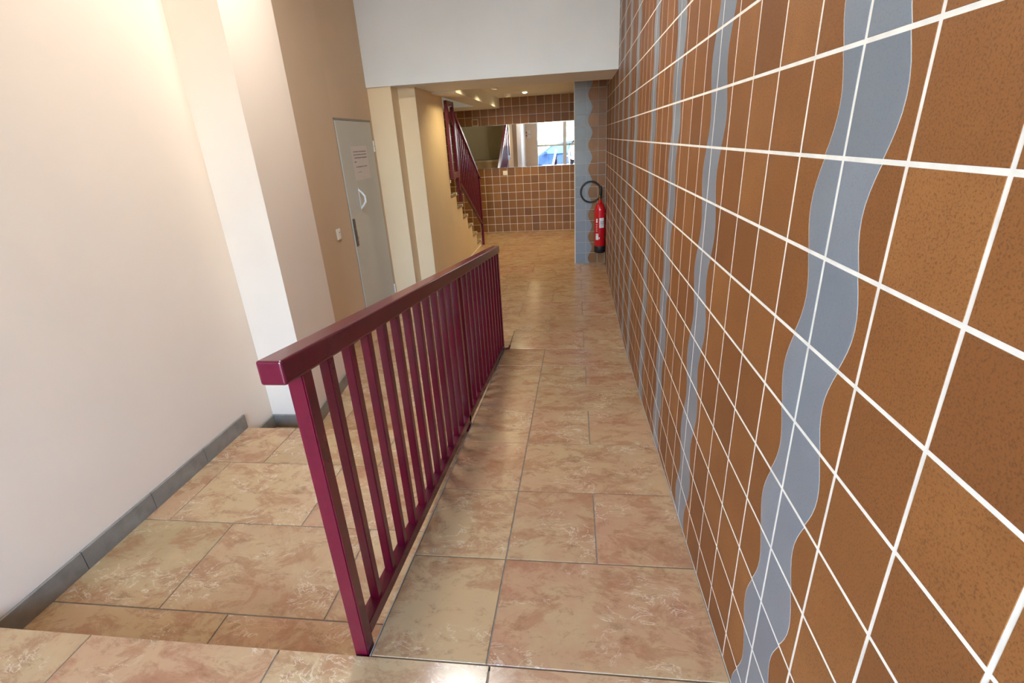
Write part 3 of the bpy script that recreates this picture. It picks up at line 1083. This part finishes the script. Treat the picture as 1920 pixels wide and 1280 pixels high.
def curved_label(name, a0, a1, z0, z1, mat, parent, r=0.0705):
    bm = bmesh.new()
    n = 8
    vs = []
    for i in range(n + 1):
        a = a0 + (a1 - a0) * i / n
        vs.append([bm.verts.new((rr_ * math.cos(a), rr_ * math.sin(a), z)) for rr_ in (r, r + 0.0007) for z in (z0, z1)])
    for i in range(n):
        p, q = vs[i], vs[i + 1]
        bm.faces.new((p[2], q[2], q[3], p[3])); bm.faces.new((p[0], p[1], q[1], q[0]))
        bm.faces.new((p[1], p[3], q[3], q[1])); bm.faces.new((p[0], q[0], q[2], p[2]))
    bm.faces.new((vs[0][0], vs[0][2], vs[0][3], vs[0][1])); bm.faces.new((vs[-1][0], vs[-1][1], vs[-1][3], vs[-1][2]))
    bmesh.ops.recalc_face_normals(bm, faces=bm.faces[:])
    return obj(name, bm, mat, parent)


fa = -PI / 2
lb = curved_label('instruction_label', fa - 0.12, fa + 0.75, 0.33, 0.455, m_label, fe)
for da in (0.12, 0.50):
    curved_label('pictogram', fa + da, fa + da + 0.14, 0.395, 0.415, m_ink, lb, 0.0713)
curved_label('printed_line', fa - 0.05, fa + 0.66, 0.377, 0.384, m_ink, lb, 0.0713)
curved_label('printed_line', fa + 0.02, fa + 0.6, 0.355, 0.358, m_ink, lb, 0.0713)
lb2 = curved_label('small_label', fa - 0.80, fa - 0.28, 0.175, 0.255, m_label, fe)
curved_label('printed_line', fa - 0.75, fa - 0.35, 0.236, 0.240, m_ink, lb2, 0.0713)
curved_label('warning_print', fa - 0.75, fa - 0.45, 0.395, 0.445, m_label, fe)
for k in range(5):
    curved_label('print_mark', fa - 0.72, fa - 0.50, 0.285 + 0.021 * k, 0.292 + 0.021 * k, m_label, fe)
curved_label('print_mark', fa - 0.18, fa - 0.05, 0.185, 0.21, m_label, fe)
# hose loop lying against the pillar
bm = bmesh.new()
hc, hr = Vector((-0.117, 0.0, 0.775)), 0.127
pts = [(0.0, 0.005, 0.700), (-0.02, 0.0, 0.675)]
for i in range(0, 29):
    a = -0.62 - (2 * PI - 0.75) * i / 28
    pts.append((hc.x + hr * math.cos(a), 0.012, hc.z + hr * math.sin(a)))
tube(bm, pts[1:], 0.0115, 10)
hs = obj('hose', bm, m_black, fe, (0, 0, 0), True)
bm = bmesh.new(); tube(bm, [(0.004, 0.012, 0.84), (0.010, 0.012, 0.79), (0.008, 0.012, 0.735), (0.006, 0.012, 0.70)], [0.0165, 0.018, 0.018, 0.014], 12)
obj('horn', bm, m_black, fe, (0, 0, 0), True)
bm = bmesh.new(); tube(bm, [(0.0, 0.0, 0.70), (0.04, 0.02, 0.705), (0.06, 0.07, 0.705), (0.06, 0.079, 0.70)], 0.005, 8)
obj('wall_bracket', bm, m_chrome, fe, (0, 0, 0), True)

# ================================================================== glass entrance front
wf = struct(box('wall_front', LX - 0.3, -1.48, YF - 0.12, YF, -0.3, ZTOP, m_peach))
box('wall_piece', -1.48, WX + 0.25, YF - 0.12, YF, 2.95, ZTOP, m_peach, wf)
win = struct(link('window_1', None, None, (-0.54, YF - 0.06, Z_LAND)), 'glazed entrance front with a mid rail')
win.empty_display_size = 0.1
for (x0, x1, z0, z1) in ((-1.48, -1.44, 0.28, 2.95), (-0.458, -0.376, 0.28, 2.95), (-1.44, -0.455, 1.28, 1.36), (-1.44, -0.455, 0.28, 0.33), (-1.44, -0.455, 2.90, 2.95)):
    box('frame_member', x0, x1, YF - 0.09, YF - 0.03, z0, z1, m_alum, win, 0.003)
for z0, z1 in ((0.33, 1.28), (1.36, 2.90)):
    box('pane', -1.44, -0.455, YF - 0.063, YF - 0.057, z0, z1, m_glass, win)
d2 = struct(link('door_2', None, None, (0.0, YF - 0.06, Z_LAND)), 'glazed entrance door with a lock on its mid rail')
d2.empty_display_size = 0.1
for (x0, x1, z0, z1) in ((-0.375, -0.31, 0.29, 2.90), (0.32, 0.39, 0.29, 2.90), (-0.31, 0.32, 1.28, 1.36), (-0.31, 0.32, 0.29, 0.40), (-0.31, 0.32, 2.83, 2.90)):
    box('frame_member', x0, x1, YF - 0.085, YF - 0.035, z0, z1, m_alum, d2, 0.003)
for z0, z1 in ((0.40, 1.28), (1.36, 2.83)):
    box('pane', -0.31, 0.32, YF - 0.063, YF - 0.057, z0, z1, m_glass, d2)
box('lock', -0.20, -0.17, YF - 0.035, YF - 0.02, 1.30, 1.345, m_black, d2, 0.003)
# alarm box and call buttons on the front wall
al = thing('alarm_panel', 'white alarm box with two red call buttons beside the glass front', 'alarm', (-1.83, YF, 1.60))
bx = box('case', -1.855, -1.70, YF, YF + 0.05, 1.62, 1.915, m_label, al, 0.006)
box('divider', -1.85, -1.705, YF + 0.049, YF + 0.052, 1.765, 1.775, m_plast2, al)
for z in (1.72, 1.83):
    bm = bmesh.new(); lathe(bm, [(0.03, 0), (0.03, 0.02), (0.02, 0.03)], 16)
    o = obj('call_button', bm, m_redpl, al, Vector((-1.868, YF + 0.05, z)) - al.location); o.rotation_euler = (-PI / 2, 0, 0)

# ================================================================== street outside
ZS = -0.05
struct(box('floor', -14, 14, -16, YF - 0.125, ZS - 0.2, ZS, m_pave), 'concrete street outside the glass front')
struct(box('floor', LX - 0.3, WX + 0.25, YF - 0.9, YF - 0.125, ZS, Z_LAND - 0.03, m_pave), 'concrete doorstep outside the entrance')
# house across the street
hb = thing('house', 'bright white house across the street', 'building', (0, -12.5, ZS))
box('wall', -12, 12, -13.5, -12.0, ZS, 3.3, m_bld, hb)
box('roof', -12.3, 12.3, -13.8, -11.7, 3.3, 3.5, m_plate, hb)
for x in (-5.0, -1.95, 1.6, 4.6):
    wn = box('window', x - 0.32, x + 0.32, -12.02, -11.97, 1.85, 2.95, m_alum, hb)
    for k in range(5):
        bm = bmesh.new(); bm_box(bm, -0.27 + k * 0.11, -0.19 + k * 0.11, 0.02, 0.04, 0.05, 1.10)
        obj('shutter_slat', bm, m_shut, wn)


def leaves(bm, centre, rad, n, size, rnd):
    for _ in range(n):
        while True:
            p = Vector((rnd.uniform(-1, 1), rnd.uniform(-1, 1), rnd.uniform(-1, 1)))
            if p.length <= 1:
                break
        p = Vector(centre) + Vector((p.x * rad[0], p.y * rad[1], p.z * rad[2]))
        a = Vector((rnd.uniform(-1, 1), rnd.uniform(-1, 1), rnd.uniform(-1, 1))).normalized()
        b = a.orthogonal().normalized()
        s = size * rnd.uniform(0.6, 1.2)
        n_ = a.cross(b) * s * 0.12
        vs = [bm.verts.new(q) for q in (p - a * s, p - b * s * 0.4 + n_, p + a * s, p + b * s * 0.4 + n_)]
        bm.faces.new(vs)


rnd = random.Random(3)
tt = thing('street_tree', 'slender leafy tree in front of the white house', 'tree', (-0.25, -9.2, ZS))
bm = bmesh.new(); tube(bm, [(0, 0, 0), (0.02, 0, 1.2), (-0.03, 0.02, 2.4), (0.02, 0, 3.4)], [0.07, 0.055, 0.04, 0.02], 8)
obj('trunk', bm, m_bark, tt, (0, 0, 0), True)
bm = bmesh.new(); leaves(bm, (0, 0, 2.4), (0.42, 0.4, 0.95), 420, 0.07, rnd)
o = obj('foliage', bm, m_leaf, tt); o['kind'] = 'stuff'
sb = thing('street_bush', 'rounded green bush behind the parked car', 'bush', (-1.85, -8.6, ZS))
bm = bmesh.new(); tube(bm, [(0, 0, 0), (0.05, 0, 0.5), (0.0, 0.05, 1.0)], [0.05, 0.04, 0.02], 6)
obj('stem', bm, m_bark, sb)
bm = bmesh.new(); leaves(bm, (0, 0, 0.85), (0.6, 0.5, 0.75), 500, 0.08, rnd)
o = obj('foliage', bm, m_leaf, sb); o['kind'] = 'stuff'

# parked car, nose to -X
ca = thing('parked_car', 'blue-grey hatchback car parked outside the glass front', 'car', (-0.5, -6.1, ZS))
CW = 0.83
prof = [(-2.05, 0.30), (-2.08, 0.52), (-1.98, 0.70), (-1.55, 0.84), (-1.12, 0.93), (-0.48, 1.33), (-0.15, 1.44), (0.45, 1.47), (1.05, 1.42), (1.50, 1.28), (1.86, 0.96), (1.98, 0.88), (2.02, 0.60), (1.98, 0.30),
        (1.66, 0.24), (1.56, 0.50), (1.26, 0.62), (0.98, 0.50), (0.88, 0.22), (-0.98, 0.22), (-1.08, 0.50), (-1.36, 0.62), (-1.66, 0.50), (-1.76, 0.24)]


def car_w(z):
    return CW - (0.0 if z < 0.9 else (z - 0.9) * 0.36) - (0.03 if z < 0.4 else 0)


bm = bmesh.new()
L_ = [bm.verts.new((x, -car_w(z), z)) for x, z in prof]
R_ = [bm.verts.new((x, car_w(z), z)) for x, z in prof]
n = len(prof)
for i in range(n):
    bm.faces.new((L_[i], L_[(i + 1) % n], R_[(i + 1) % n], R_[i]))
bm.faces.new(L_[::-1]); bm.faces.new(R_)
bmesh.ops.recalc_face_normals(bm, faces=bm.faces[:])
bmesh.ops.bevel(bm, geom=[e for e in bm.edges if abs(e.verts[0].co.y - e.verts[1].co.y) < 0.35], offset=0.035, segments=2, affect='EDGES')
obj('body', bm, m_car, ca, (0, 0, 0))


def side_pane(name, pts, mat, s):
    bm = bmesh.new()
    for off in (0.006, 0.012):
        pass
    a = [bm.verts.new((x, s * (car_w(z) - 0.01), z)) for x, z in pts]
    b = [bm.verts.new((x, s * (car_w(z) + 0.008), z)) for x, z in pts]
    m_ = len(pts)
    for i in range(m_):
        bm.faces.new((a[i], a[(i + 1) % m_], b[(i + 1) % m_], b[i]))
    bm.faces.new(a[::-1]); bm.faces.new(b)
    bmesh.ops.recalc_face_normals(bm, faces=bm.faces[:])
    return obj(name, bm, mat, ca)


for s in (1, -1):
    side_pane('front_window', [(-0.92, 0.97), (-0.42, 1.30), (0.22, 1.38), (0.22, 0.97)], m_cglass, s)
    side_pane('rear_window', [(0.30, 0.97), (0.30, 1.38), (0.95, 1.34), (1.32, 1.22), (1.42, 0.98)], m_cglass, s)
    side_pane('door_trim', [(-0.95, 0.44), (-0.95, 0.50), (0.95, 0.50), (0.95, 0.44)], m_plast2, s)
    for x in (0.08, 0.95):
        side_pane('door_handle', [(x, 0.82), (x, 0.85), (x + 0.16, 0.85), (x + 0.16, 0.82)], m_chrome, s)
    bm = bmesh.new(); bm_box(bm, -0.88, -0.72, s * (CW + 0.09) - 0.08, s * (CW + 0.09) + 0.08, 0.94, 1.06)
    bmesh.ops.bevel(bm, geom=bm.edges[:], offset=0.03, segments=2, affect='EDGES')
    obj('wing_mirror', bm, m_car, ca)
    for x in (-1.37, 1.27):
        bm = bmesh.new(); lathe(bm, [(0.2, -0.09), (0.29, -0.085), (0.305, -0.05), (0.305, 0.05), (0.29, 0.085), (0.2, 0.09)], 24)
        wh = obj('wheel', bm, m_tyre, ca, (x, s * 0.72, 0.305)); wh.rotation_euler = (PI / 2, 0, 0)
        bm = bmesh.new(); lathe(bm, [(0.19, -0.088), (0.19, 0.088), (0.05, 0.095)], 20)
        hb2 = obj('hub_cap', bm, m_chrome, wh)
bm = bmesh.new()
bm_hexa(bm, [(-1.10, -0.74, 0.945), (-1.10, 0.74, 0.945), (-0.50, 0.62, 1.325), (-0.50, -0.62, 1.325), (-1.12, -0.74, 0.955), (-1.12, 0.74, 0.955), (-0.52, 0.62, 1.335), (-0.52, -0.62, 1.335)])
obj('windscreen', bm, m_cglass, ca)

# ================================================================== person on the pavement
ps = thing('person', 'dark-haired person in a pale top and black trousers outside the entrance door', 'person', (-0.035, -3.45, ZS))


def skin_fig(name, pts, edges, radii, mat, root_i=0, sub=2, parent=ps):
    me = bpy.data.meshes.new(name)
    me.from_pydata(pts, edges, [])
    o = link(name, me, parent)
    md = o.modifiers.new('skin', 'SKIN')
    for i, r in enumerate(radii):
        me.skin_vertices[0].data[i].radius = (r, r) if not isinstance(r, tuple) else r
        me.skin_vertices[0].data[i].use_root = (i == root_i)
    md.use_smooth_shade = True
    s_ = o.modifiers.new('sub', 'SUBSURF')
    s_.levels = s_.render_levels = sub
    me.materials.append(mat)
    return o


kx = 1.46 / 1.65
def P(*a): return tuple(v * kx for v in a)
# body: pelvis 0, waist 1, chest 2, neck 3, head base 4, head top 5, shoulders/elbows/wrists/hands, hips/knees/ankles/toes
pts = [P(0, 0, 0.92), P(0, 0, 1.08), P(0, 0.01, 1.28), P(0, 0, 1.42), P(0, 0.01, 1.50), P(0, 0.015, 1.60)]
rad = [(0.135, 0.10), (0.115, 0.085), (0.14, 0.095), 0.05, (0.07, 0.082), (0.062, 0.075)]
ed = [(0, 1), (1, 2), (2, 3), (3, 4), (4, 5)]
for s in (-1, 1):
    b = len(pts)
    pts += [P(s * 0.16, 0, 1.34), P(s * 0.22, -0.01, 1.08), P(s * 0.21, 0.10, 0.86), P(s * 0.205, 0.13, 0.78)]
    rad += [0.055, 0.042, 0.03, 0.034]
    ed += [(2, b), (b, b + 1), (b + 1, b + 2), (b + 2, b + 3)]
    for j, dx in enumerate((-0.022, -0.008, 0.008, 0.022)):
        c_ = len(pts)
        pts += [P(s * 0.205, 0.135 + dx, 0.735), P(s * 0.198, 0.145 + dx, 0.695 + 0.006 * j)]
        rad += [0.0095, 0.008]
        ed += [(b + 3, c_), (c_, c_ + 1)]
    c_ = len(pts)
    pts += [P(s * 0.185, 0.165, 0.765), P(s * 0.178, 0.178, 0.735)]
    rad += [0.010, 0.0085]
    ed += [(b + 3, c_), (c_, c_ + 1)]
    b = len(pts)
    pts += [P(s * 0.09, 0, 0.86), P(s * 0.095, 0.01, 0.48), P(s * 0.10, -0.01, 0.09), P(s * 0.11, 0.13, 0.04)]
    rad += [0.085, 0.058, 0.042, 0.035]
    ed += [(0, b), (b, b + 1), (b + 1, b + 2), (b + 2, b + 3)]
rad = [tuple(v * kx for v in r) if isinstance(r, tuple) else r * kx for r in rad]
skin_fig('body', pts, ed, rad, m_skin)
# clothes
tp = [P(0, 0, 0.90), P(0, 0, 1.08), P(0, 0.01, 1.28), P(0, 0, 1.39)]
tr_ = [(0.155, 0.12), (0.135, 0.105), (0.16, 0.115), (0.07, 0.07)]
te = [(0, 1), (1, 2), (2, 3)]
for s in (-1, 1):
    b = len(tp)
    tp += [P(s * 0.16, 0, 1.34), P(s * 0.22, -0.01, 1.08), P(s * 0.213, 0.07, 0.93)]
    tr_ += [0.068, 0.054, 0.042]
    te += [(2, b), (b, b + 1), (b + 1, b + 2)]
tr_ = [tuple(v * kx for v in r) if isinstance(r, tuple) else r * kx for r in tr_]
skin_fig('top', tp, te, tr_, m_shirt)
tp = [P(0, 0, 0.93)]
tr_ = [(0.145, 0.11)]
te = []
for s in (-1, 1):
    b = len(tp)
    tp += [P(s * 0.09, 0, 0.84), P(s * 0.095, 0.01, 0.48), P(s * 0.10, -0.01, 0.12)]
    tr_ += [0.10, 0.07, 0.055]
    te += [(0, b), (b, b + 1), (b + 1, b + 2)]
tr_ = [tuple(v * kx for v in r) if isinstance(r, tuple) else r * kx for r in tr_]
skin_fig('trousers', tp, te, tr_, m_trous)
for s in (-1, 1):
    skin_fig('shoe', [P(s * 0.10, -0.05, 0.045), P(s * 0.105, 0.06, 0.045), P(s * 0.112, 0.16, 0.035)], [(0, 1), (1, 2)], [0.042, 0.044, 0.034], m_black)
bm = bmesh.new()
bmesh.ops.create_uvsphere(bm, u_segments=20, v_segments=14, radius=1)
for v in bm.verts:
    c0 = v.co.copy()
    face = c0.y > 0.35 and c0.z < 0.45
    v.co = Vector((c0.x * 0.088, c0.y * 0.098 - (0.03 if face else 0.0), c0.z * 0.125))
    if c0.z < -0.2 and c0.y < 0.2:
        v.co.z -= 0.07
    if face:
        v.co.y = min(v.co.y, 0.045)
obj('hair', bm, m_hair, ps, P(0, -0.005, 1.575), True)
for s in (-1, 1):
    bm = bmesh.new(); bmesh.ops.create_uvsphere(bm, u_segments=10, v_segments=8, radius=0.010)
    obj('eye', bm, m_black, ps, P(s * 0.03, 0.083, 1.565), True)
    bm = bmesh.new(); bmesh.ops.create_uvsphere(bm, u_segments=8, v_segments=6, radius=0.02)
    for v in bm.verts:
        v.co.x *= 0.5
    obj('ear', bm, m_skin, ps, P(s * 0.075, 0.01, 1.555), True)
bm = bmesh.new(); bmesh.ops.create_cone(bm, cap_ends=True, segments=8, radius1=0.014, radius2=0.006, depth=0.04)
obj('nose', bm, m_skin, ps, P(0, 0.098, 1.545), True)
bm = bmesh.new(); bm_box(bm, -0.02, 0.02, -0.004, 0.004, -0.004, 0.004)
obj('mouth', bm, m_redpl, ps, P(0, 0.085, 1.508))
